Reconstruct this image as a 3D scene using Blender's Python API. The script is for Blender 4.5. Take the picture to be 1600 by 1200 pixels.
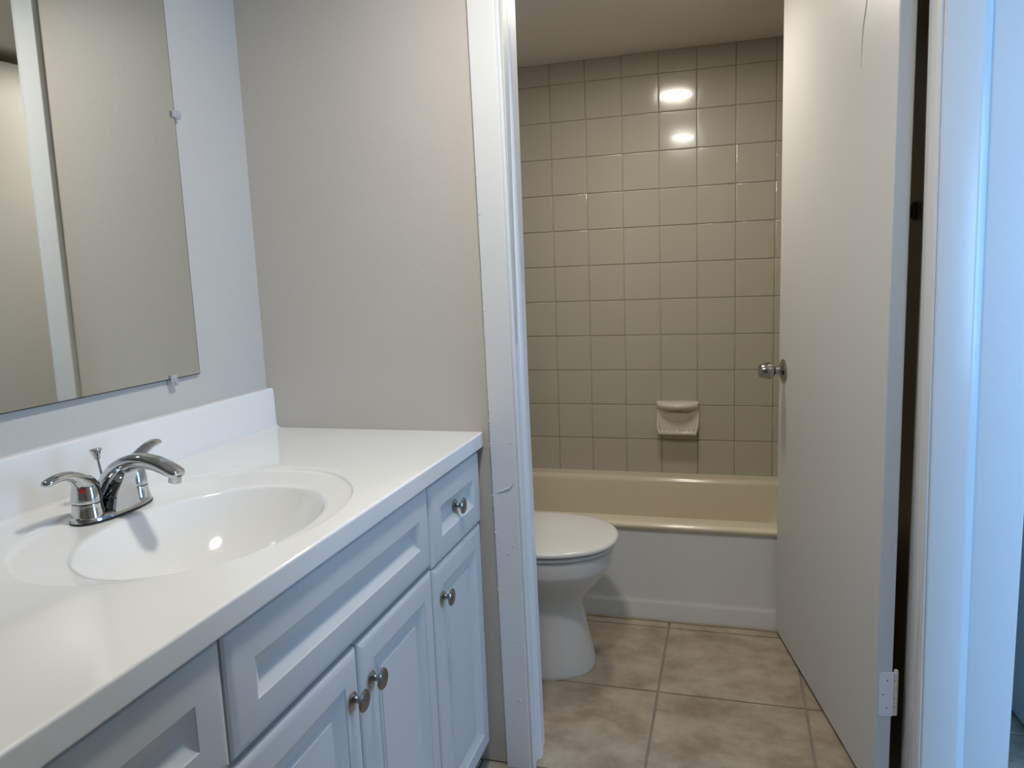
import bpy, bmesh, math, random
from mathutils import Vector, Matrix
random.seed(4)
for o in list(bpy.data.objects): bpy.data.objects.remove(o)
SC = bpy.context.scene
C = SC.collection
PI = math.pi

# ------------------------------------------------------------------ camera
CAMZ = 1.263
cam_d = bpy.data.cameras.new('camera'); cam = bpy.data.objects.new('camera', cam_d); C.objects.link(cam)
r = Vector((0.95993, 0.27760, -0.03830)).normalized()
f = Vector((-0.28053, 0.94868, -0.14461)).normalized()
r = (r - f * r.dot(f)).normalized(); u = r.cross(f)
cam.matrix_world = Matrix(((r.x, u.x, -f.x, 0), (r.y, u.y, -f.y, 0), (r.z, u.z, -f.z, CAMZ), (0, 0, 0, 1)))
cam_d.sensor_width = 36; cam_d.lens = 36 * 1166.5 / 1600; cam_d.clip_start = .02
SC.camera = cam

# ------------------------------------------------------------------ world, exposure, daylight
w = bpy.data.worlds.new('world'); SC.world = w; w.use_nodes = True
w.node_tree.nodes['Background'].inputs[0].default_value = (.42, .66, 1, 1)
w.node_tree.nodes['Background'].inputs[1].default_value = 2.0
vs = SC.view_settings
vs.view_transform = 'Standard'; vs.look = 'None'; vs.gamma = 1; vs.use_curve_mapping = False
vs.exposure = 0.0
L_BATH = 125.0       # recessed bathroom lamp lens radiance
L_ENT = 185.0       # ceiling lamp in the vanity area
sky = bpy.data.lights.new('window_daylight', 'AREA'); sky.shape = 'RECTANGLE'; sky.size = 1.3; sky.size_y = 1.5
sky.energy = 80; sky.color = (.22, .52, 1)
so = bpy.data.objects.new('window_daylight', sky); C.objects.link(so)
so.location = (1.5, -1.59, 1.35); so.rotation_euler = (PI / 2, 0, 0)
side_fill = bpy.data.lights.new('side_fill_light', 'AREA'); side_fill.shape = 'RECTANGLE'; side_fill.size = 1.2; side_fill.size_y = .56
side_fill.energy = 23; side_fill.color = (.26, .55, 1)  # added fill standing in for daylight bounced onto the cabinets
so2 = bpy.data.objects.new('side_fill_light', side_fill); C.objects.link(so2)
so2.location = (2.49, 1.10, 1.35); so2.rotation_euler = (0, PI / 2, 0)

# ------------------------------------------------------------------ materials
def mat(name, col, rough=.5, metal=0, bump=0, bscale=40, var=0, vscale=6, spec=.5, emit=None, estr=0, coat=0, detail=4, trans=0, ior=None):
    m = bpy.data.materials.new(name); m.use_nodes = True
    nt = m.node_tree; b = nt.nodes['Principled BSDF']
    b.inputs['Base Color'].default_value = (*col, 1); b.inputs['Roughness'].default_value = rough
    b.inputs['Metallic'].default_value = metal; b.inputs['Specular IOR Level'].default_value = spec
    b.inputs['Coat Weight'].default_value = coat; b.inputs['Coat Roughness'].default_value = .05
    if trans: b.inputs['Transmission Weight'].default_value = trans
    if ior: b.inputs['IOR'].default_value = ior
    tc = nt.nodes.new('ShaderNodeTexCoord')
    if bump:
        n = nt.nodes.new('ShaderNodeTexNoise'); n.inputs['Scale'].default_value = bscale; n.inputs['Detail'].default_value = detail
        nt.links.new(tc.outputs['Object'], n.inputs['Vector'])
        bp = nt.nodes.new('ShaderNodeBump'); bp.inputs['Strength'].default_value = bump; bp.inputs['Distance'].default_value = .004
        nt.links.new(n.outputs['Fac'], bp.inputs['Height']); nt.links.new(bp.outputs['Normal'], b.inputs['Normal'])
    if var:
        n = nt.nodes.new('ShaderNodeTexNoise'); n.inputs['Scale'].default_value = vscale; n.inputs['Detail'].default_value = 5
        nt.links.new(tc.outputs['Object'], n.inputs['Vector'])
        mx = nt.nodes.new('ShaderNodeMix'); mx.data_type = 'RGBA'
        mx.inputs[6].default_value = (*[c * (1 - var) for c in col], 1); mx.inputs[7].default_value = (*[min(1, c * (1 + var)) for c in col], 1)
        nt.links.new(n.outputs['Fac'], mx.inputs[0]); nt.links.new(mx.outputs[2], b.inputs['Base Color'])
    if emit:
        b.inputs['Emission Color'].default_value = (*emit, 1); b.inputs['Emission Strength'].default_value = estr
    return m
WALL = mat('cool_wall_paint', (.575, .565, .545), .62, bump=.12, bscale=90, var=.02)
WALLW = mat('warm_wall_paint', (.585, .55, .505), .55, bump=.14, bscale=70, var=.03, vscale=3)
CEIL = mat('ceiling_paint', (.72, .69, .64), .75, bump=.2, bscale=120)
WALLG = mat('satin_white_wall_paint', (.68, .685, .69), .5, bump=.12, bscale=60, var=.02)
TRIM = mat('trim_gloss_paint', (.76, .765, .77), .22, bump=.10, bscale=22, detail=3)
DOORM = mat('door_gloss_paint', (.60, .60, .59), .40, bump=.07, bscale=30)
CAB = mat('cabinet_paint', (.66, .675, .685), .30, bump=.02, bscale=20)
CABIN = mat('cabinet_side_paint', (.55, .56, .56), .5, var=.03)
MARBLE = mat('cultured_marble', (.90, .90, .89), .10, coat=.3, bump=.015, bscale=8, var=.012)
PORC = mat('white_porcelain', (.66, .66, .65), .10, coat=.3, var=.01)
SEATM = mat('toilet_seat_plastic', (.68, .68, .665), .22, var=.01)
TUBM = mat('almond_tub_enamel', (.64, .575, .44), .16, coat=.3, var=.03, vscale=4)
APRM = mat('tub_apron_enamel', (.78, .79, .79), .30, bump=.02, var=.03, vscale=4)
TILE = mat('beige_wall_tile', (.455, .43, .355), .13, coat=.2, bump=.03, bscale=14, var=.03, vscale=5, detail=2)
GROUT = mat('wall_grout', (.40, .375, .315), .7, bump=.3, bscale=200, var=.12, vscale=20)
DISH = mat('glazed_ceramic_dish', (.64, .605, .53), .12, coat=.3, var=.02)
CHROME = mat('chrome', (.62, .63, .64), .05, metal=1, var=.02)
NICK = mat('brushed_nickel', (.34, .325, .31), .20, metal=1, bump=.05, bscale=200)
KNOBM = mat('satin_chrome_knob', (.40, .385, .36), .18, metal=1, bump=.03, bscale=200)
MIRR = mat('mirror_silver', (.79, .805, .77), .012, metal=1, var=.003)
MEDGE = mat('mirror_edge', (.03, .04, .035), .3, var=.1)
CLIP = mat('clear_plastic_clip', (.85, .85, .9), .15, trans=.6, ior=1.45, var=.02)
BLACK = mat('black_rubber', (.015, .015, .015), .5, var=.1)
RED = mat('red_dot', (.5, .01, .015), .3, var=.05)
DARKMET = mat('dull_dark_metal', (.14, .14, .145), .45, metal=.6, var=.05)
LAMP = mat('bath_lamp_lens', (.9, .9, .9), .4, emit=(1, .92, .79), estr=L_BATH, var=.01)
LAMP3 = mat('ceiling_lamp_lens', (.9, .9, .9), .4, emit=(1, .955, .88), estr=L_ENT, var=.01)
GLASS = mat('window_glass', (1, 1, 1), .02, trans=1, ior=1.01, var=.001)
CAULK = mat('grimy_caulk', (.30, .26, .18), .6, bump=.4, bscale=80, var=.35, vscale=14)

def floor_mat():
    m = mat('beige_floor_tile', (.36, .30, .225), .32, bump=.06, bscale=18)
    nt = m.node_tree; b = nt.nodes['Principled BSDF']; tc = nt.nodes.new('ShaderNodeTexCoord')
    mp = nt.nodes.new('ShaderNodeMapping'); mp.inputs['Scale'].default_value = (1, 1.35, 1); nt.links.new(tc.outputs['Object'], mp.inputs['Vector'])
    a = nt.nodes.new('ShaderNodeTexNoise'); a.inputs['Scale'].default_value = 7; a.inputs['Detail'].default_value = 9; a.inputs['Roughness'].default_value = .68
    nt.links.new(mp.outputs[0], a.inputs['Vector'])
    cr = nt.nodes.new('ShaderNodeValToRGB'); e = cr.color_ramp.elements
    e[0].position = .34; e[0].color = (.245, .195, .135, 1); e[1].position = .68; e[1].color = (.46, .40, .315, 1)
    k = e.new(.5); k.color = (.355, .30, .225, 1)
    nt.links.new(a.outputs['Fac'], cr.inputs[0]); nt.links.new(cr.outputs[0], b.inputs['Base Color'])
    return m
FTILE = floor_mat()
FGROUT = mat('floor_grout', (.24, .215, .19), .8, bump=.5, bscale=150, var=.35, vscale=9)

# ------------------------------------------------------------------ mesh helpers
class MB:
    def __init__(s): s.v = []; s.f = []; s.m = []
    def add(s, vs, fs, m=0):
        n = len(s.v); s.v += [tuple(p) for p in vs]; s.f += [tuple(i + n for i in q) for q in fs]; s.m += [m] * len(fs); return s
    def box(s, x0, x1, y0, y1, z0, z1, m=0):
        return s.add([(x0, y0, z0), (x1, y0, z0), (x1, y1, z0), (x0, y1, z0), (x0, y0, z1), (x1, y0, z1), (x1, y1, z1), (x0, y1, z1)],
                     [(0, 3, 2, 1), (4, 5, 6, 7), (0, 1, 5, 4), (1, 2, 6, 5), (2, 3, 7, 6), (3, 0, 4, 7)], m)
    def rings(s, rs, cap0=True, cap1=True, closed=True, m=0):
        n = len(rs[0]); vs = [p for q in rs for p in q]; fs = []
        for i in range(len(rs) - 1):
            for j in range(n if closed else n - 1):
                k = (j + 1) % n; fs.append((i * n + j, i * n + k, (i + 1) * n + k, (i + 1) * n + j))
        if cap0: fs.append(tuple(range(n))[::-1])
        if cap1: fs.append(tuple((len(rs) - 1) * n + j for j in range(n)))
        return s.add(vs, fs, m)
    def prism(s, poly, z0, z1, m=0):
        return s.rings([[(x, y, z0) for x, y in poly], [(x, y, z1) for x, y in poly]], m=m)
    def lathe(s, prof, o, ax, n=40, m=0):          # prof: (radius, distance along ax)
        ax = Vector(ax).normalized(); a = ax.orthogonal().normalized(); b = ax.cross(a); o = Vector(o)
        rs = [[o + ax * h + (a * math.cos(2 * PI * k / n) + b * math.sin(2 * PI * k / n)) * max(rad, 1e-5) for k in range(n)] for rad, h in prof]
        return s.rings(rs, m=m)
    def tube(s, pts, rad, n=16, m=0):
        pts = [Vector(p) for p in pts]; rs = []
        for i, p in enumerate(pts):
            t = (pts[min(i + 1, len(pts) - 1)] - pts[max(i - 1, 0)]).normalized(); a = t.orthogonal().normalized()
            if i: a = (pa - t * pa.dot(t)).normalized()
            pa = a; b = t.cross(a); rr = rad[i] if isinstance(rad, (list, tuple)) else rad
            rs.append([p + (a * math.cos(2 * PI * k / n) + b * math.sin(2 * PI * k / n)) * rr for k in range(n)])
        return s.rings(rs, m=m)
    def build(s, name, mats, parent=None, smooth=False, bevel=0, seg=2, angle=40, label=None, sub=0, wn=True):
        me = bpy.data.meshes.new(name); me.from_pydata(s.v, [], s.f)
        if not isinstance(mats, (list, tuple)): mats = [mats]
        for q in mats: me.materials.append(q)
        for p, k in zip(me.polygons, s.m): p.material_index = k
        bm = bmesh.new(); bm.from_mesh(me); bmesh.ops.remove_doubles(bm, verts=bm.verts, dist=1e-6)
        bmesh.ops.recalc_face_normals(bm, faces=bm.faces); bm.to_mesh(me); bm.free()
        o = bpy.data.objects.new(name, me); C.objects.link(o)
        if parent:
            o.parent = parent; o.matrix_parent_inverse = parent.matrix_world.inverted() if False else Matrix.Identity(4)
            # geometry is given in world coordinates: move it into the parent's frame
            off = root_loc(parent)
            if off.length: me.transform(Matrix.Translation(-off))
        if bevel:
            md = o.modifiers.new('bevel', 'BEVEL'); md.width = bevel; md.segments = seg; md.limit_method = 'ANGLE'; md.angle_limit = math.radians(30); md.harden_normals = False
        if sub:
            md = o.modifiers.new('sub', 'SUBSURF'); md.levels = sub; md.render_levels = sub
        if smooth or bevel:
            me.polygons.foreach_set('use_smooth', [True] * len(me.polygons))
            try: me.set_sharp_from_angle(angle=math.radians(angle))
            except Exception: pass
            if wn:
                md = o.modifiers.new('wn', 'WEIGHTED_NORMAL'); md.keep_sharp = True; md.weight = 50
        if label: o['label'] = label
        return o
def root_loc(o):
    v = Vector((0, 0, 0))
    while o: v += o.location; o = o.parent
    return v
def tag(o, label, cat, group=None, kind=None):
    o['label'] = label; o['category'] = cat
    if group: o['group'] = group
    if kind: o['kind'] = kind
    return o
def thing(name, loc, label, cat, group=None):
    o = bpy.data.objects.new(name, None); o.empty_display_size = .1; C.objects.link(o); o.location = loc
    return tag(o, label, cat, group)
def struct(o, label, cat='structure'): return tag(o, label, cat, kind='structure')

# ------------------------------------------------------------------ key numbers
XW = -1.186       # vanity wall
YP = 1.705        # partition face
YB = 3.289        # tiled back wall
XR = .412         # bathroom right wall
HC = .884         # counter height
CE = 2.150        # bathroom ceiling
CV = 2.160         # vanity-area ceiling
XE = .579         # right end of the partition

# ------------------------------------------------------------------ room shell
def tiles(mb, O, U, V, nu, nv, su, sv, g, th, tilt, edge, u0=0, v0=0, umax=None, vmax=None, N=None):
    """pillowed tiles: O corner, U/V unit directions, N normal"""
    O, U, V, N = Vector(O), Vector(U), Vector(V), Vector(N)
    for i in range(nu):
        for j in range(nv):
            a0, a1 = u0 + i * su + g, u0 + (i + 1) * su - g; b0, b1 = v0 + j * sv + g, v0 + (j + 1) * sv - g
            a0 = max(a0, 0); b0 = max(b0, 0)
            if umax is not None: a1 = min(a1, umax)
            if vmax is not None: b1 = min(b1, vmax)
            if a1 - a0 < .006 or b1 - b0 < .006: continue
            ta, tb = random.gauss(0, tilt), random.gauss(0, tilt); ca, cb = (a0 + a1) / 2, (b0 + b1) / 2
            P = lambda a, b, h: O + U * a + V * b + N * (h + ta * (a - ca) + tb * (b - cb))
            rs = []
            for ins, h in ((0, 0), (0, th * .45), (edge * .35, th * .88), (edge, th)):
                rs.append([P(a0 + ins, b0 + ins, h), P(a1 - ins, b0 + ins, h), P(a1 - ins, b1 - ins, h), P(a0 + ins, b1 - ins, h)])
            mb.rings(rs, cap0=False, m=1)

fl = MB(); fl.box(-1.32, 2.65, -1.75, 3.45, -.12, -.0035, 0)
tiles(fl, (-1.32, -1.75, -.0035), (1, 0, 0), (0, 1, 0), 12, 14, .418, .42, .0032, .0035, .0002, .0018,
      u0=(-.206 - 3 * .418) + 1.32, v0=(1.705 - 9 * .42) + 1.75, umax=3.97, vmax=5.2, N=(0, 0, 1))
struct(fl.build('floor', [FGROUT, FTILE], smooth=True, angle=25), 'beige mottled square floor tiles with dark grout lines', 'floor')

# left wall: vanity part (cool paint) and bathroom part (warm paint)
m = MB(); m.box(XW - .12, XW, -1.6, YP + .055, 0, CV)
struct(m.build('wall_left', WALL), 'cool grey painted wall behind the mirror and the vanity', 'wall')
m = MB(); m.box(XW - .12, XW, YP + .055, YB + .12, 0, CE + .1)
struct(m.build('wall_left_bathroom', WALLW), 'painted wall behind the toilet tank, hidden by the partition', 'wall')
# partition, left of the doorway
XJ = -.492
m = MB(); m.box(XW, XJ - .001, YP, YP + .11, 0, CV)
struct(m.build('wall_partition', WALLW), 'warm beige painted wall between the vanity and the door frame', 'wall')
# partition above the doorway, and its right hand part
m = MB(); m.box(XJ - .001, .394, YP, YP + .11, 2.135, CV)
struct(m.build('wall_header', WALLW), 'beige wall strip over the bathroom doorway', 'wall')
m = MB(); m.box(.394, XE, YP, YP + .11, 0, CV); m.box(XR, XE, YP + .11, YB + .12, 0, CV)
struct(m.build('wall_right', WALLG), 'glossy painted wall end right of the bathroom doorway, lit blue by daylight', 'wall')
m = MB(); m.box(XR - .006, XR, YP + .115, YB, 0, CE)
struct(m.build('wall_right_bathroom', mat('shadowed_side_wall_paint', (.36, .29, .20), .5, var=.05)), 'beige bathroom wall behind the open door, its shade painted in brown', 'wall')  # brown wall colour carries the shade behind the door leaf
# tiled back wall
S = .1545; ZT = CAMZ + .799 + .0
m = MB(); m.box(XW, XR, YB, YB + .12, 0, CE + .1)
tx0 = -.908 - 2 * S
tiles(m, (XW, YB, .36), (1, 0, 0), (0, 0, 1), 12, 13, S, S, .0011, .0045, .0011, .0035,
      u0=tx0 - XW, v0=(ZT - 11 * S) - .36, umax=XR - XW, vmax=CE - .36, N=(0, -1, 0))
struct(m.build('wall_back', [GROUT, TILE], smooth=True, angle=60), 'wall of square glossy beige tiles above the bathtub', 'wall')
# side tiles beside the tub (left)
m = MB()
tiles(m, (XW, 2.6, .36), (0, 1, 0), (0, 0, 1), 5, 13, S, S, .0011, .0045, .0011, .0035, u0=0, v0=(ZT - 11 * S) - .36, umax=YB - 2.6, vmax=CE - .36, N=(1, 0, 0))
m.box(XW - .001, XW + .001, 2.6, YB, .36, CE, 0)
struct(m.build('wall_left_tiles', [GROUT, TILE], smooth=True, angle=60), 'beige tiles on the left end wall of the tub', 'wall')
m = MB(); m.box(XW, XR, YP + .11, YB, CE, CE + .1)
struct(m.build('ceiling', CEIL), 'low painted ceiling over the bathtub', 'ceiling')
m = MB(); m.box(XW - .12, 2.6, -1.7, YP + .11, CV, CV + .1); m.box(XE, 2.6, YP + .11, YB + .12, CV, CV + .1)
struct(m.build('ceiling_vanity_area', CEIL), 'painted ceiling over the vanity area and the room beside it', 'ceiling')
# behind and right of the camera
wx0, wx1, wz0, wz1 = 1.0, 2.0, .60, 1.9
m = MB(); m.box(XW - .12, wx0, -1.72, -1.6, 0, CV); m.box(wx1, 2.6, -1.72, -1.6, 0, CV); m.box(wx0, wx1, -1.72, -1.6, 0, wz0); m.box(wx0, wx1, -1.72, -1.6, wz1, CV)
struct(m.build('wall_front', WALL), 'painted wall behind the camera with the bedroom window in it', 'wall')
m = MB(); m.box(.62, .72, -1.6, .90, 0, CV); struct(m.build('wall_daylight_block', WALL), 'added unseen short wall blocking daylight from the left cabinets and toilet', 'wall')  # added out of view, its end set to shade left cabinets and toilet
m = MB(); m.box(2.5, 2.6, -1.6, .8, 0, CV); m.box(2.5, 2.6, 1.4, YB + .12, 0, CV); m.box(2.5, 2.6, .8, 1.4, 0, .72); m.box(2.5, 2.6, .8, 1.4, 1.98, CV)
struct(m.build('wall_bedroom', WALL), 'painted bedroom side wall far right of the camera', 'wall')
m = MB(); m.box(XE, 2.6, YB, YB + .12, 0, CV); struct(m.build('wall_hall', WALL), 'painted wall at the end of the passage', 'wall')
m = MB(); t = .04
for a in ((wx0, wx0 + t, wz0, wz1), (wx1 - t, wx1, wz0, wz1), (wx0 + t, wx1 - t, wz0, wz0 + t), (wx0 + t, wx1 - t, wz1 - t, wz1), (wx0 + t, wx1 - t, 1.33, 1.37)):
    m.box(a[0], a[1], -1.68, -1.64, a[2], a[3])
wn = struct(m.build('window_1', TRIM), 'white framed bedroom window letting in blue daylight', 'window')
m = MB(); m.box(wx0 + t, wx1 - t, -1.662, -1.658, wz0 + t, 1.33); m.box(wx0 + t, wx1 - t, -1.662, -1.658, 1.37, wz1 - t); m.build('window_pane', GLASS, wn)
m = MB()
for a in ((.8, .84, .72, 1.98), (1.36, 1.4, .72, 1.98), (.84, 1.36, .72, .76), (.84, 1.36, 1.94, 1.98), (.84, 1.36, 1.33, 1.37)): m.box(2.53, 2.57, *a)
wn = struct(m.build('added_side_window', TRIM), 'added unseen narrow window framing the fill light for the cabinets', 'window')  # added around the side fill that turns the cabinets blue
m = MB(); m.box(2.548, 2.552, .84, 1.36, .76, 1.33); m.box(2.548, 2.552, .84, 1.36, 1.37, 1.94); m.build('window_pane', GLASS, wn)
so.location = ((wx0 + wx1) / 2, -1.59, (wz0 + wz1) / 2); so.rotation_euler = (PI / 2, 0, 0); sky.size = wx1 - wx0 - .1; sky.size_y = wz1 - wz0 - .1

# ------------------------------------------------------------------ door frame (pressed profile)
def frame_left():
    p = [(-.5635, YP), (-.5635, YP - .0125), (-.562, YP - .015), (-.503, YP - .015), (-.4995, YP - .0135), (-.4985, YP - .0105),
         (-.4965, YP - .0125), (-.4925, YP - .0125), (-.4895, YP - .010), (-.4890, YP - .001), (-.4905, YP + .003), (-.4925, YP + .005), (-.4925, YP + .026), (-.4905, YP + .030)]
    p += [(-.4905 + .0075 * math.sin(a), YP + .048 - .018 * math.cos(a)) for a in [math.radians(d) for d in (20, 40, 60, 80, 100, 120, 140, 160)]]
    p += [(-.4905, YP + .067), (-.4905, YP + .0985), (-.560, YP + .1125), (-.560, YP + .11), (XJ + .0, YP + .11 - .012), (XJ, YP)]
    return p
m = MB(); n0 = len(m.f)
P = frame_left(); m.prism(P, 0, 2.14)
for k in range(len(m.f) - 2):
    if k in (0,): m.m[k] = 1
struct(m.build('trim_1', [TRIM, WALLW], smooth=True, angle=35), 'glossy white left door frame with a rounded inner bead and chipped paint', 'door frame')
# right
p = [(.484, YP), (.4835, YP - .003), (.4705, YP - .0125), (.4640, YP - .0150), (.4025, YP - .0150), (.4000, YP - .0135), (.3990, YP - .0100), (.3970, YP - .0120), (.3940, YP - .0125), (.3925, YP - .009),
     (.3905, YP - .001), (.3890, YP + .002), (.3870, YP + .017), (.3855, YP + .019), (.3845, YP + .043), (.397, YP + .043), (.397, YP + .11), (.397, YP)]
m = MB(); m.prism(p[::-1], 0, 2.14)
struct(m.build('trim_2', TRIM, smooth=True, angle=35), 'glossy white right door frame carrying the hinge, lit blue', 'door frame')
m = MB(); m.box(-.50, .41, YP - .015, YP - .0005, 2.120, 2.158); m.box(-.49, .394, YP, YP + .11, 2.120, 2.134)
struct(m.build('trim_3', TRIM, bevel=.003), 'glossy white head of the door frame', 'door frame')
# paint bumps / chips along the left casing edge (small raised drips on the frame)
m = MB()
for k in range(26):
    z = random.uniform(.35, 1.5); rr = random.uniform(.0012, .003)
    m.lathe([(0, -rr * .3), (rr, 0), (rr * .7, rr * .5), (0, rr * .65)], (-.5625 + random.uniform(-.0006, .0045), YP - .0151, z), (0, -1, random.uniform(-.3, .3)), 8)
for (x, z, rr) in ((-.53, .58, .004), (-.515, .60, .003), (-.52, .19, .004), (-.535, .73, .0025), (-.51, .86, .0025), (-.525, .35, .003)):
    m.lathe([(0, 0), (rr, .0002), (rr * .6, .0011), (0, .0014)], (x, YP - .015, z), (0, -1, 0), 10)
m.tube([(-.552, YP - .0152, .735), (-.535, YP - .016, .742), (-.518, YP - .016, .750), (-.508, YP - .0155, .764)], [.0012, .002, .0028, .0008], 8)
fr1 = bpy.data.objects['trim_1']
m.build('paint_drips', TRIM, fr1, smooth=True)

# ------------------------------------------------------------------ bathroom door (open) : door_1
CN = Vector((.326, 1.765, 0)); FA = Vector((.154, 2.584, 0)); dd = (FA - CN).normalized(); nn = Vector((dd.y, -dd.x, 0))  # nn points right/back
DT = .036; DZ0, DZ1 = .014, 2.112
door = bpy.data.objects.new('door_1', None)
def slab(a, b, th, z0, z1):
    q = [a, a + nn * th, b + nn * th, b]; return MB().prism([(v.x, v.y) for v in q], z0, z1)
door = slab(CN, FA, DT, DZ0, DZ1).build('door_1', DOORM, bevel=.0022, seg=2)
struct(door, 'plain off-white flush door standing open into the bathroom', 'door')
KZ = .925; kc = FA - dd * .055 + Vector((0, 0, KZ))
m = MB(); m.lathe([(0, 0), (.036, 0), (.0365, .002), (.035, .005), (.028, .0085), (.018, .011), (.015, .013), (0, .013)], kc, -nn)
m.build('rosette', KNOBM, door, smooth=True, label='round satin metal rosette')
m = MB(); m.lathe([(0, .010), (.0135, .010), (.012, .018), (.0115, .026), (.013, .029), (.0135, .031), (.0135, .032), (.019, .0325), (.0235, .035), (.0265, .040), (.0275, .048), (.0265, .060), (.0235, .070), (.0215, .0735), (.0205, .0755), (.0195, .0765), (.019, .0757), (0, .0765)], kc, -nn, 48)
kn = m.build('door_knob', KNOBM, door, smooth=True, label='satin metal tulip door knob')
m = MB(); m.lathe([(0, .029), (.0142, .029), (.0142, .0325), (0, .0325)], kc, -nn); m.build('knob_collar', BLACK, kn, smooth=True)
kc2 = kc + nn * DT
m = MB(); m.lathe([(0, 0), (.034, 0), (.034, .004), (.018, .009), (.012, .012), (.012, .022), (.023, .028), (.0265, .036), (.022, .050), (0, .052)], kc2, nn)
m.build('door_knob', KNOBM, door, smooth=True)
# latch plate on the far edge
m = MB(); a = FA + nn * .006; b = FA + nn * .030; e = dd * .0012
m.prism([(v.x, v.y) for v in (a, b, b + e, a + e)], KZ - .028, KZ + .028); m.build('latch_plate', KNOBM, door)
# hinges
def hinge(z):
    h0, h1 = z - .054, z + .054
    e = -dd * .0016; a = CN + nn * .006; b = CN + nn * (DT + .003)
    mm = MB()
    n = 10; prof = []
    # leaf with rounded corners toward the room face
    pts = []
    for k in range(n + 1):
        t = PI / 2 * k / n; pts.append((.010 - .010 * math.sin(t), h1 - .010 + .010 * math.cos(t)))
    for k in range(n + 1):
        t = PI / 2 * k / n; pts.append((.010 - .010 * math.cos(t), h0 + .010 - .010 * math.sin(t)))
    L = (b - a).length
    pts = [(L, h1)] + pts + [(L, h0)]
    rs = [[tuple(a + nn * s + off + Vector((0, 0, zz))) for s, zz in pts] for off in (Vector((0, 0, 0)), e)]
    mm.rings(rs)
    hg = mm.build('hinge', TRIM, door, smooth=True, angle=30, label='white painted hinge')
    bc = CN + nn * (DT + .0085) + dd * .004
    mb = MB()
    for i in range(5):
        za = h0 + .0216 * i + .0006; zb = h0 + .0216 * (i + 1) - .0006
        mb.lathe([(0, za), (.0052, za), (.0060, za + .0008), (.0060, zb - .0008), (.0052, zb), (0, zb)], (bc.x, bc.y, 0), (0, 0, 1), 20)
    mb.lathe([(0, h1), (.0048, h1), (.0052, h1 + .002), (.0035, h1 + .0045), (0, h1 + .005)], (bc.x, bc.y, 0), (0, 0, 1), 20)
    mb.build('hinge_barrel', TRIM, hg, smooth=True)
    ms = MB()
    for s, zz in ((.018, h1 - .020), (.009, z), (.018, h0 + .02)):
        c = a + nn * s + e; ms.lathe([(0, 0), (.0016, 0), (.0016, .0004), (0, .0004)], (c.x, c.y, zz), -dd, 12)
    ms.build('screws', BLACK, hg)
hinge(.272); hinge(1.86)
# drip in the paint near the top of the door
m = MB(); q = [CN + dd * s + Vector((0, 0, z)) - nn * .0002 for s, z in ((.165, 1.875), (.175, 1.83), (.19, 1.79), (.196, 1.74), (.197, 1.70))]
m.tube(q, [.0006, .0022, .0026, .0018, .0005], 8); m.build('paint_run', DOORM, door, smooth=True)

# the whole frame and its door stand slightly out of plumb
def rack(o):
    for q in [o] + list(o.children_recursive):
        if q.type == 'MESH':
            for v in q.data.vertices: v.co.x -= .0105 * (v.co.z - 1.0)
for nm in ('trim_1', 'trim_2', 'door_1'): rack(bpy.data.objects[nm])

# passage door leaf seen at the far right edge
a = Vector((.779, 1.96, 0)); b = Vector((.722, 2.76, 0)); d2 = (b - a).normalized(); n2 = Vector((d2.y, -d2.x, 0))
q = [a, a + n2 * .036, b + n2 * .036, b]
m = MB(); m.prism([(v.x, v.y) for v in q], .006, 2.05)
d2o = struct(m.build('door_2', DOORM, bevel=.002), 'blue-lit passage door leaf seen at the right edge of the picture', 'door')
c = a + d2 * .06 + Vector((0, 0, .93))
m = MB(); m.lathe([(0, 0), (.034, 0), (.030, .007), (.013, .012), (.012, .028), (.026, .042), (.024, .066), (0, .07)], c, -n2); m.build('door_knob', KNOBM, d2o, smooth=True)
m = MB(); m.box(.60, .722, YB - .02, YB - .0005, 0, .09); struct(m.build('baseboard_hall', TRIM, bevel=.003), 'white baseboard at the end of the passage', 'baseboard')

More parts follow.
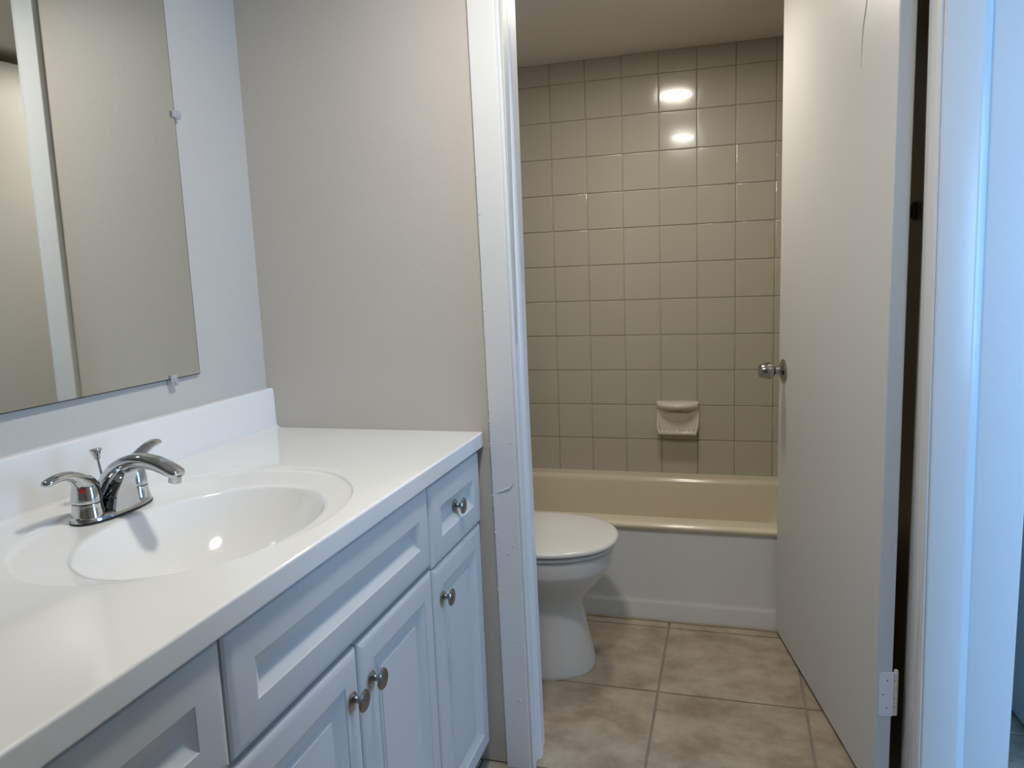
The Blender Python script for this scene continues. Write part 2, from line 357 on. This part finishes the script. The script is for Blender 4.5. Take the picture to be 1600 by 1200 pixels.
# ------------------------------------------------------------------ vanity cabinet
XF = -.592        # door / drawer face plane
van = thing('vanity_cabinet', (-.88, 1.03, 0), 'light grey painted bathroom vanity cabinet with recessed panel doors under the white sink top', 'cabinet')
YL, YR = .372, 1.6955
m = MB(); m.box(XF - .040, XF - .020, YL, YR, .10, .8455); m.box(XW + .002, XF - .040, YL, YL + .018, .10, .8455); m.box(XW + .002, XF - .040, YR - .018, YR, .10, .8455)
m.box(XW + .002, XF - .040, YL + .018, YR - .018, .10, .118); m.box(XW + .002, XW + .010, YL + .018, YR - .018, .118, .8455); m.box(XW + .002, -.665, YL + .01, YR - .002, 0, .10)
m.build('cabinet_body', CAB, van, bevel=.001)
def front(name, y0, y1, z0, z1, kind, knob=None):
    """recessed panel front as nested rectangular rings, facing +x"""
    if kind == 'door': pr = [(0, -.020), (0, -.007), (.003, -.004), (.014, 0), (.047, 0), (.049, -.0022), (.052, -.003), (.076, -.0115), (.079, -.0115), (.0805, -.009), (.084, -.0088), (.0855, -.0065), (.090, -.0062)]
    elif kind == 'flat_top': pr = [(0, -.020), (0, -.007), (.003, -.004), (.014, 0), (.054, 0), (.056, -.002), (.076, -.0115), (.078, -.012)]
    rs = []
    for ins, d in pr:
        x = XF + d; rs.append([(x, y0 + ins, z0 + ins), (x, y1 - ins, z0 + ins), (x, y1 - ins, z1 - ins), (x, y0 + ins, z1 - ins)])
    mb = MB(); mb.rings(rs)
    o = mb.build(name, CAB, van, smooth=True, angle=20)
    if knob:
        ky, kz = knob; fx = XF if kind == 'door' else XF - .0115
        mk = MB(); mk.lathe([(0, 0), (.0105, 0), (.0112, .0015), (.0100, .0035), (.0070, .0055), (.0050, .0085), (.0046, .0125), (.0055, .0160), (.0090, .0185), (.0150, .0195), (.0170, .0208), (.0172, .0222), (.0160, .0236),
                       (.0150, .0234), (.0138, .0246), (.0127, .0243), (.0110, .0256), (.0098, .0253), (.0075, .0266), (.0060, .0264), (.0035, .0272), (0, .0274)], (fx, ky, kz), (1, 0, 0), 40); mk.v = [(x, ky + (y - ky) * 1.08, kz + (z - kz) * 1.08) for x, y, z in mk.v]
        mk.build('knob', NICK, o, smooth=True, angle=50, label='round brushed nickel knob with raised rings')
    return o
ZD1, ZD0 = .8385, .6715
front('drawer_front', 1.3755, YR - .0005, .6600, ZD1 - .003, 'flat_top', (1.540, .7475))
front('cabinet_door', 1.3745, 1.6850, .068, .6570, 'door', (1.412, .586))
front('drawer_front', .7205, 1.3690, ZD0, ZD1, 'flat_top')
front('cabinet_door', 1.0430, 1.3670, .068, .6630, 'door', (1.078, .586))
front('cabinet_door', .7205, 1.0385, .068, .6630, 'door', (1.010, .586))
front('drawer_front', YL + .004, .7150, ZD0, ZD1, 'flat_top', (.545, .755))
front('drawer_front', YL + .004, .7150, .4600, ZD0 - .004, 'flat_top', (.545, .5635))
front('drawer_front', YL + .004, .7150, .068, .4560, 'flat_top', (.545, .262))

# ------------------------------------------------------------------ countertop with moulded sink
top = thing('countertop', (-.88, 1.03, HC), 'glossy white cultured marble vanity top with a moulded oval sink', 'countertop')
X0, X1, Y0, Y1 = XW + .001, -.5835, .352, YP - .0008
cx, cy, ax_, ay_ = -.828, 1.004, .168, .226     # bowl rim
ox, oy, oa, ob = -.862, 1.022, .238, .300       # outer shallow oval
angs = sorted([2 * PI * k / 256 for k in range(256)] + [math.atan2(y - cy, x - cx) % (2 * PI) for x in (X0, X1 - .004) for y in (Y0 + .004, Y1)])
def ell(px, py, a, b): return lambda t: (px + a * math.cos(t), py + b * math.sin(t))
def rectpt(t):
    c, s = math.cos(t), math.sin(t); k = 9
    if c > 1e-9: k = min(k, (X1 - .004 - cx) / c)
    if c < -1e-9: k = min(k, (X0 - cx) / c)
    if s > 1e-9: k = min(k, (Y1 - cy) / s)
    if s < -1e-9: k = min(k, (Y0 + .004 - cy) / s)
    return cx + k * c, cy + k * s
rings = []
bowl = [(k, -.014 - .128 * (1 - k ** 2.7) ** 1.05) for k in (.02, .1, .2, .3, .4, .5, .6, .68, .75, .81, .86, .90, .93, .955, .975)] + [(.988, -.0165), (1.0, -.0132), (1.015, -.0116), (1.035, -.0107), (1.06, -.0102)]
for k, z in bowl:
    e = ell(cx, cy, ax_ * k, ay_ * k); rings.append([(*e(t), HC + z) for t in angs])
ea = ell(cx, cy, ax_ * 1.06, ay_ * 1.06); eo = ell(ox, oy, oa, ob)
for k, z in ((.3, -.0095), (.6, -.0082), (.85, -.0068), (.93, -.0058), (.965, -.0042), (1.0, -.0018), (1.02, -.0004)):
    rings.append([((1 - k) * ea(t)[0] + k * eo(t)[0], (1 - k) * ea(t)[1] + k * eo(t)[1], HC + z) for t in angs])
for k in (.06, .5, .985, 1):
    rings.append([((1 - k) * eo(t)[0] + k * rectpt(t)[0], (1 - k) * eo(t)[1] + k * rectpt(t)[1], HC) for t in angs])
arc = [(.004 * math.sin(PI / 2 * k / 5), -.004 + .004 * math.cos(PI / 2 * k / 5)) for k in range(1, 6)]
def grow(q, dx): return (q[0] + (dx if q[0] > X1 - .0041 else 0), q[1] - (dx if q[1] < Y0 + .0041 else 0))
for dx, dz in arc + [(.004, -.006), (.004, -.034), (.0035, -.0362), (.0015, -.0378), (-.002, -.038)]:
    rings.append([(*grow(rectpt(t), dx), HC + dz) for t in angs])
m = MB(); m.rings(rings, cap0=True, cap1=False)
m.build('sink_slab', MARBLE, top, smooth=True, angle=50)
# backsplash with coved foot
pb = [(XW + .0005, HC - .003), (XW + .034, HC - .003), (XW + .034, HC + .0002), (XW + .029, HC + .0012), (XW + .025, HC + .0042), (XW + .0225, HC + .009), (XW + .0205, HC + .098), (XW + .0195, HC + .1035), (XW + .0165, HC + .1063), (XW + .0005, HC + .1068)]
m = MB(); m.rings([[(x, yy, z) for x, z in pb] for yy in (Y0, Y1)]); m.build('backsplash', MARBLE, top, smooth=True, angle=30)
m = MB(); m.lathe([(0, 0), (.022, 0), (.0225, .002), (.019, .0035), (.017, .002), (0, .0045)], (cx, cy, HC - .1425), (0, 0, 1)); m.build('drain', CHROME, top, smooth=True)
# ------------------------------------------------------------------ faucet
fx, fy, fz = -1.050, 1.027, HC - .0072
fc = thing('faucet', (fx, fy, fz), 'chrome two handle centerset faucet on the back of the sink', 'faucet')
def oval(x, y, hx, hy, z, n=48, e=2.3):
    out = []
    for k in range(n):
        t = 2 * PI * k / n; c, s = math.cos(t), math.sin(t)
        out.append((x + hx * math.copysign(abs(c) ** (2 / e), c), y + hy * math.copysign(abs(s) ** (2 / e), s), z))
    return out
m = MB(); m.rings([oval(fx, fy, .0365, .0835, fz), oval(fx, fy, .0365, .0835, fz + .0022)]); m.build('gasket', BLACK, fc, smooth=True)
m = MB(); m.rings([oval(fx, fy, hx, hy, fz + z) for hx, hy, z in ((.0360, .0830, .0018), (.0352, .0825, .006), (.0335, .0812, .009), (.0290, .078, .0118), (.016, .070, .0135))]); m.build('base_plate', CHROME, fc, smooth=True, angle=60)
for sgn in (-1, 1):
    hy = fy + sgn * .0525
    m = MB(); m.lathe([(0, .004), (.0272, .004), (.0266, .010), (.0245, .022), (.0240, .030), (.0236, .0315), (0, .0315)], (fx, hy, fz), (0, 0, 1)); m.build('handle_base', CHROME, fc, smooth=True)
    m = MB(); m.lathe([(0, .0315), (.0226, .0315), (.0226, .0330), (0, .0330)], (fx, hy, fz), (0, 0, 1)); m.build('handle_ring', BLACK, fc, smooth=True)
    # domed hub that sweeps into the lever
    m = MB(); m.lathe([(0, .0330), (.0238, .0330), (.0243, .0348), (.0240, .0375), (.0234, .045), (.0220, .055), (.0196, .064), (.0160, .0715), (.010, .0770), (0, .0790)], (fx, hy, fz), (0, 0, 1))
    R = .0
    if sgn < 0: path = [(0, .006, .052, .0200, .0205), (0, -.004, .0660, .0195, .0155), (0, -.016, .0775, .0165, .0110), (.001, -.030, .0850, .0135, .0086), (.002, -.044, .0880, .0122, .0074), (.003, -.057, .0880, .0120, .0068), (.004, -.068, .0865, .0122, .0064), (.0045, -.077, .0845, .0108, .0055), (.005, -.0815, .0835, .0070, .0035), (.005, -.083, .083, .002, .001)]
    else: path = [(0, -.006, .052, .0200, .0205), (0, .004, .0665, .0195, .0155), (0, .015, .0785, .0165, .0110), (.001, .027, .0875, .0135, .0088), (.002, .038, .0935, .0122, .0078), (.003, .048, .0970, .0120, .0074), (.004, .056, .0985, .0122, .0070), (.0045, .063, .0985, .0108, .0060), (.005, .067, .098, .0070, .0035), (.005, .068, .098, .002, .001)]
    rs = []; pts = [Vector((fx + a, hy + b, fz + c)) for a, b, c, _, _ in path]
    for i, (a, b, c, wd, th) in enumerate(path):
        t = (pts[min(i + 1, 9)] - pts[max(0, i - 1)]).normalized(); sx = Vector((1, 0, 0)); up = sx.cross(t).normalized()
        if up.z < 0: up = -up
        rs.append([pts[i] + sx * wd * math.cos(q) + up * th * math.sin(q) for q in [2 * PI * k / 24 for k in range(24)]])
    m.rings(rs)
    hd = m.build('handle', CHROME, fc, smooth=True, angle=50)
    c = Vector((fx + .0195, hy - .004, fz + .058))
    dn = Vector((.93, -.25 , .30)).normalized()
    dn = Vector((.55, -.83, .2)).normalized(); m = MB(); m.lathe([(0, -.002), (.0042, -.002), (.0042, .0010), (.0034, .0015), (0, .0017)], Vector((fx, hy, fz + .0560)) + Vector((dn.x, dn.y, 0)) * .0218, dn, 24)
    m.build('temperature_dot', RED if sgn < 0 else mat('blue_dot', (.02, .08, .5), .3, var=.05), hd, smooth=True, label='small red dot' if sgn < 0 else 'small blue dot')
# spout: wide flared foot rising into an arc
sp = [(-.014, .008, .031, .0200), (-.011, .022, .0285, .0190), (-.005, .040, .0245, .0185), (.005, .057, .0205, .0180), (.019, .0725, .0178, .0172), (.037, .0840, .0168, .0155), (.060, .0910, .0166, .0142),
      (.083, .0925, .0168, .0130), (.104, .0895, .0174, .0120), (.122, .0835, .0178, .0110), (.137, .0770, .0174, .0102), (.1475, .0720, .0155, .0088), (.1505, .0705, .0115, .0062)]
pts = [Vector((fx + a, fy, fz + b)) for a, b, _, _ in sp]; rs = []
for i, (a, b, wd, th) in enumerate(sp):
    t = (pts[min(i + 1, len(sp) - 1)] - pts[max(0, i - 1)]).normalized()
    if i == 0: t = Vector((.25, 0, 1)).normalized()
    sy = Vector((0, 1, 0)); up = t.cross(sy).normalized()
    if i < 4 and up.x > 0: up = up
    ring = []
    for k in range(36):
        q = 2 * PI * k / 36; c, s_ = math.cos(q), math.sin(q); e = 2 / 2.3
        ring.append(pts[i] + sy * wd * math.copysign(abs(c) ** e, c) + up * th * math.copysign(abs(s_) ** e, s_))
    rs.append(ring)
m = MB(); m.rings(rs)
# skirt web under the arc
web = [(-.016, .008), (.034, .008), (.0345, .020), (.036, .040), (.041, .056), (.050, .073), (.042, .080), (.020, .066), (-.004, .036), (-.014, .016)]
for sy_ in (0,):
    m.rings([[(fx + a, fy - wy * (1.0 if b < .01 else .92 if b < .03 else .76 if b < .05 else .55), fz + b) for a, b in web] for wy in (.0285, 0, -.0285)])
m.build('spout', CHROME, fc, smooth=True, angle=45)
m = MB(); m.lathe([(0, .0), (.0105, .0), (.0105, .012), (0, .012)], (fx + .1385, fy, fz + .0580), (.22, 0, 1), 28); m.build('aerator', CHROME, fc, smooth=True)
m = MB(); rx = fx - .022
m.tube([(rx + .002, fy + .011, fz + .008), (rx - .003, fy + .010, fz + .050), (rx - .008, fy + .008, fz + .093)], .0024, 14)
m.lathe([(0, 0), (.0046, 0), (.0050, .002), (.0056, .0035), (.0058, .0060), (.0074, .0105), (.0090, .0150), (.0104, .0162), (.0106, .0178), (.0094, .0192), (.0050, .0186), (0, .0190)], (rx - .008, fy + .008, fz + .090), (-.08, -.02, 1), 32)
m.build('lift_rod', CHROME, fc, smooth=True, angle=50, label='thin chrome stopper rod with a flared knob')

# ------------------------------------------------------------------ mirror
MT = math.radians(.06)
mi = thing('wall_mirror', (XW, 1.0, 1.062), 'large frameless mirror leaning on plastic clips above the sink', 'mirror')
mi.location.x += .0045; mi.rotation_euler = (0, MT, .010)
my0, my1, mh = .10, 1.4435, .95
m = MB(); m.box(.0045, .0075, my0 - 1.0, my1 - 1.0, .002, mh, 1)
# front reflective face slightly inset
g = MB(); g.box(.0075, .0079, my0 - 1.0 + .002, my1 - 1.0 - .002, .004, mh - .002, 0)
def raw(mb, name, mt, parent, **k):      # geometry given in the parent's own frame
    sv = parent.location.copy(); off = root_loc(parent); mb.v = [tuple(Vector(p) + off) for p in mb.v]; return mb.build(name, mt, parent, **k)
raw(m, 'backing', [MIRR, MEDGE], mi)
raw(g, 'mirror_glass', MIRR, mi)
for (yy, zz, vert) in ((1.3535 - 1.0, 0.0, False), (my1 - 1.0, .578, True)):
    k = MB()
    if vert: k.box(.001, .014, yy - .001, yy + .012, zz - .008, zz + .008); k.box(.0095, .0125, yy - .012, yy + .004, zz - .007, zz + .007); k.lathe([(0, 0), (.0035, 0), (.003, .002), (0, .0025)], (.014, yy + .006, zz), (1, 0, 0), 14)
    else: k.box(.001, .014, yy - .010, yy + .010, zz - .012, zz + .001); k.box(.0095, .0125, yy - .009, yy + .009, zz - .004, zz + .012); k.lathe([(0, 0), (.0035, 0), (.003, .002), (0, .0025)], (.014, yy, zz - .006), (1, 0, 0), 14)
    raw(k, 'clip', CLIP, mi, bevel=.0015, label='clear plastic mirror clip')

# ------------------------------------------------------------------ toilet
TY = 2.243
to = thing('toilet', (-.62, TY, 0), 'white porcelain toilet with its lid closed beside the bathtub', 'toilet')
def egg(xf, xb, hw, z, n=56, xc=None, dy=0, e=2.25):
    xc = xb + (xf - xb) * .50 if xc is None else xc; out = []
    for k in range(n):
        t = 2 * PI * k / n; c, s_ = math.cos(t), math.sin(t)
        rx = (xf - xc) if c > 0 else (xc - xb)
        out.append((xc + rx * math.copysign(abs(c) ** (2 / e), c), TY + dy + hw * math.copysign(abs(s_) ** (2 / e), s_), z))
    return out
prof = [(-.418, -.93, .131, 0), (-.416, -.93, .133, .006), (-.418, -.93, .132, .015), (-.424, -.92, .127, .05), (-.434, -.91, .119, .10), (-.445, -.90, .112, .15), (-.452, -.89, .109, .185), (-.452, -.89, .110, .21), (-.441, -.89, .118, .24),
        (-.418, -.89, .135, .27), (-.393, -.90, .153, .30), (-.373, -.90, .169, .325), (-.360, -.91, .180, .345), (-.355, -.91, .185, .358), (-.354, -.91, .187, .395), (-.358, -.91, .184, .403), (-.375, -.90, .168, .4045)]
m = MB(); m.rings([egg(xf, xb, hw, z, xc=-.60) for xf, xb, hw, z in prof]); m.build('bowl', PORC, to, smooth=True, angle=60)
m = MB(); m.rings([egg(-.347 - i, -.84 + i, .193 - i, z, xc=-.60) for i, z in ((.006, .4065), (.001, .4085), (0, .412), (.0005, .4175), (.004, .4205))]); m.build('seat', SEATM, to, smooth=True, angle=60)
lid = [(.006, .4240), (.0005, .4260), (-.001, .430), (0, .4355), (.004, .4395), (.012, .4420), (.035, .4440), (.08, .4458), (.13, .4468)]
m = MB(); m.rings([egg(-.338 - i, -.835 + i, .200 - i, z, xc=-.60) for i, z in lid]); m.build('lid', SEATM, to, smooth=True, angle=60)
for s_ in (-.075, .075):
    m = MB(); m.lathe([(0, -.03), (.011, -.03), (.011, .03), (0, .03)], (-.848, TY + s_, .431), (0, 1, 0), 20)
    m.build('lid_hinge', SEATM, to, smooth=True)
m = MB()
def rr(x0, x1, y0, y1, z, r_, n=6):
    out = []
    for cx_, cy_, a0 in ((x1 - r_, y1 - r_, 0), (x0 + r_, y1 - r_, 90), (x0 + r_, y0 + r_, 180), (x1 - r_, y0 + r_, 270)):
        for k in range(n + 1):
            a = math.radians(a0 + 90 * k / n); out.append((cx_ + r_ * math.cos(a), cy_ + r_ * math.sin(a), z))
    return out
m.rings([rr(-1.150, -.985, TY - .20, TY + .20, .385, .03), rr(-1.155, -.975, TY - .215, TY + .215, .42, .03), rr(-1.165, -.965, TY - .23, TY + .23, .74, .03)]); m.build('tank', PORC, to, smooth=True)
m = MB(); m.rings([rr(-1.170, -.957, TY - .238, TY + .238, .742, .03), rr(-1.170, -.955, TY - .240, TY + .240, .762, .03), rr(-1.166, -.962, TY - .232, TY + .232, .772, .03)]); m.build('tank_lid', PORC, to, smooth=True)
m = MB(); m.box(-.99, -.88, TY - .11, TY + .11, .28, .40); m.build('tank_shelf', PORC, to, bevel=.02, seg=4)
m = MB(); m.lathe([(0, 0), (.012, 0), (.012, .010), (0, .012)], (-.967, TY - .17, .68), (1, 0, 0)); m.tube([(-.955, TY - .17, .68), (-.945, TY - .14, .678), (-.945, TY - .10, .672)], [.006, .0055, .005], 12); m.build('flush_lever', CHROME, to, smooth=True)

# ------------------------------------------------------------------ bathtub
tb = thing('bathtub', (-.39, 2.945, 0), 'almond enamelled alcove bathtub with a white apron below the beige tiles', 'bathtub')
TX0, TX1, TY1 = XW + .007, XR - .008, YB - .006
RZ = .367
def tr(y0, z, x0=TX0, x1=TX1, y1=TY1, r_=.006): return rr(x0, x1, y0, y1, z, r_, 8)
m = MB(); m.rings([tr(2.595, 0), tr(2.596, .060), tr(2.5975, .070), tr(2.602, .084), tr(2.602, .325), tr(2.600, .337)], cap1=False); m.build('apron', APRM, tb, smooth=True, angle=30, label='white enamel apron')
rs = [tr(2.600, .337), tr(2.594, .341), tr(2.5875, .3465), tr(2.585, .352), tr(2.586, .3585), tr(2.5915, .3645), tr(2.602, RZ, r_=.02)]
def inner(dy, dx, z, r_): return rr(TX0 + .075 + dx * .8, TX1 - .075 - dx, 2.667 + dy, 3.212 - dy, z, r_, 8)
rs += [inner(0, 0, RZ, .09), inner(.007, .006, RZ - .0025, .09), inner(.014, .012, RZ - .009, .09), inner(.020, .02, RZ - .022, .09), inner(.030, .045, RZ - .10, .10), inner(.045, .09, .16, .11), inner(.065, .13, .105, .12), inner(.10, .17, .082, .12), inner(.17, .25, .075, .09)]
m = MB(); m.rings(rs, cap0=False); m.build('basin', TUBM, tb, smooth=True, angle=40, label='almond coloured basin and rim')
m = MB(); m.lathe([(0, 0), (.03, 0), (.029, .003), (0, .004)], (-.95, 2.94, .0755), (0, 0, 1)); m.build('drain', CHROME, tb, smooth=True)
# caulk bead at the foot of the apron
m = MB(); pts = []; rad = []
x = TX0 + .01
while x < TX1 - .01:
    pts.append((x, 2.5885 + random.uniform(-.0012, .0008), .0015)); rad.append(random.uniform(.0038, .0054)); x += .022
m.tube(pts, rad, 8); tag(m.build('caulk_bead', CAULK, smooth=True), 'grimy caulk bead along the foot of the bathtub apron', 'caulk')

# ------------------------------------------------------------------ soap dish
sx0, sx1, sz0, sz1 = -.3125, -.127, .5520, .6900
sxc = (sx0 + sx1) / 2; yf = YB - .0045
sd = thing('soap_dish', (sxc, yf, sz0), 'glazed ceramic soap dish fixed to the tiled wall above the tub', 'soap dish')
m = MB()
def yrr(x0, x1, z0, z1, y, r_, n=5):
    out = []
    for cx_, cz_, a0 in ((x1 - r_, z1 - r_, 0), (x0 + r_, z1 - r_, 90), (x0 + r_, z0 + r_, 180), (x1 - r_, z0 + r_, 270)):
        for k in range(n + 1):
            a = math.radians(a0 + 90 * k / n); out.append((cx_ + r_ * math.cos(a), y, cz_ + r_ * math.sin(a)))
    return out
m.rings([yrr(sx0, sx1, sz0, sz1, yf + .003, .012), yrr(sx0, sx1, sz0, sz1, yf - .004, .012), yrr(sx0 + .002, sx1 - .002, sz0 + .002, sz1 - .002, yf - .008, .012), yrr(sx0 + .006, sx1 - .006, sz0 + .006, sz1 - .006, yf - .010, .012)])
m.build('back_plate', DISH, sd, smooth=True, angle=50)
# hood: bulging top grip
m = MB(); N = 32; rs = []
prof = [(.0, .0), (.012, .004), (.55, .002), (.85, -.003), (1.0, -.012), (1.0, -.020), (.88, -.030), (.6, -.036), (.3, -.040), (0, -.040)]
for i in range(N + 1):
    s_ = i / N; x = sx0 + .003 + (sx1 - sx0 - .006) * s_; q = math.sin(PI * s_); dep = .014 + .040 * q ** .8; drop = .30 + .70 * q
    zc_ = sz1 - .004
    rs.append([(x, yf - .004 - dep * d, zc_ + h * (.72 + .10 * q) - .0) for d, h in prof])
m.rings(rs); m.build('hood', DISH, sd, smooth=True, angle=60)
m = MB()
# oval recess back, sides and tray
rs = []
for k, d in ((1, 0), (.93, .004), (.75, .007), (.4, .0095), (.05, .0100)):
    rs.append([(sxc + .060 * k * math.cos(2 * PI * j / 32), yf - .0095 - d, .623 + .025 * k * math.sin(2 * PI * j / 32)) for j in range(32)])
m.rings(rs, cap0=False); m.build('oval_boss', DISH, sd, smooth=True)
m = MB()
for sg in (0, 1):
    xa = sx0 + .004 if sg == 0 else sx1 - .004; inn = .016 if sg == 0 else -.016
    m.rings([[(xa, yf - .004, .615), (xa + inn * .2, yf - .004, .615), (xa + inn * .3, yf - .012, .613), (xa, yf - .012, .613)],
             [(xa, yf - .004, .590), (xa + inn * .45, yf - .004, .590), (xa + inn * .5, yf - .040, .590), (xa, yf - .036, .590)],
             [(xa + inn * .3, yf - .004, sz0 + .010), (xa + inn, yf - .004, sz0 + .010), (xa + inn, yf - .060, sz0 + .012), (xa + inn * .4, yf - .054, sz0 + .012)],
             [(xa + inn * .6, yf - .004, sz0 + .002), (xa + inn, yf - .004, sz0 + .002), (xa + inn, yf - .055, sz0 + .002), (xa + inn * .6, yf - .050, sz0 + .002)]])
m.box(sx0 + .014, sx1 - .014, yf - .058, yf - .002, sz0 + .001, sz0 + .009)
m.box(sx0 + .012, sx1 - .012, yf - .064, yf - .054, sz0 + .0015, sz0 + .0135)
for k in range(7):
    x = sx0 + .030 + k * (sx1 - sx0 - .060) / 6
    m.lathe([(0, 0), (.0045, 0), (.0055, .01), (.0055, .050), (.004, .056), (0, .058)], (x, yf - .003, sz0 + .0115), (0, -1, .02), 12)
m.build('tray', DISH, sd, bevel=.0018, seg=3, angle=60)

# ------------------------------------------------------------------ towel bar behind the door
tw = thing('towel_bar', (XR - .006, 2.2, 1.372), 'dark metal towel bar on the side wall, glimpsed through the hinge gap', 'towel bar')
XS = XR - .006
for k, yy in enumerate((1.945, 2.40)):
    m = MB(); m.box(XS - .010, XS, yy - .022, yy + .022, 1.352, 1.392); m.box(XS - .034, XS - .010, yy - .009, yy + .009, 1.358, 1.386); m.build('bracket', DARKMET, tw, bevel=.003)
m = MB(); m.tube([(XS - .026, 1.945, 1.372), (XS - .026, 2.40, 1.372)], .006, 16); m.build('bar', DARKMET, tw, smooth=True)

# ------------------------------------------------------------------ lamps of the place
LX, LY = -.275, 2.485
cl = thing('recessed_ceiling_light', (LX, LY, CE), 'round flush ceiling lamp over the bathroom floor, just above the picture', 'ceiling light')
m = MB(); m.lathe([(.085, 0), (.115, 0), (.113, -.006), (.100, -.010), (.088, -.010), (.085, -.006)], (LX, LY, CE - .0005), (0, 0, 1), 48); m.build('trim_ring', TRIM, cl, smooth=True)
m = MB(); m.lathe([(0, -.004), (.084, -.004), (.084, -.007), (.05, -.011), (0, -.012)], (LX, LY, CE - .0005), (0, 0, 1), 48); m.build('lens', LAMP, cl, smooth=True)
LX, LY = -.315, 1.14
c2 = thing('recessed_ceiling_light', (LX, LY, CV), 'round flush ceiling lamp over the front edge of the sink counter, above the picture', 'ceiling light')
m = MB(); m.lathe([(.080, 0), (.108, 0), (.106, -.006), (.094, -.010), (.083, -.010), (.080, -.006)], (LX, LY, CV - .0005), (0, 0, 1), 48); m.build('trim_ring', TRIM, c2, smooth=True)
m = MB(); m.lathe([(0, -.004), (.079, -.004), (.079, -.007), (.05, -.011), (0, -.012)], (LX, LY, CV - .0005), (0, 0, 1), 48); m.build('lens', LAMP3, c2, smooth=True)
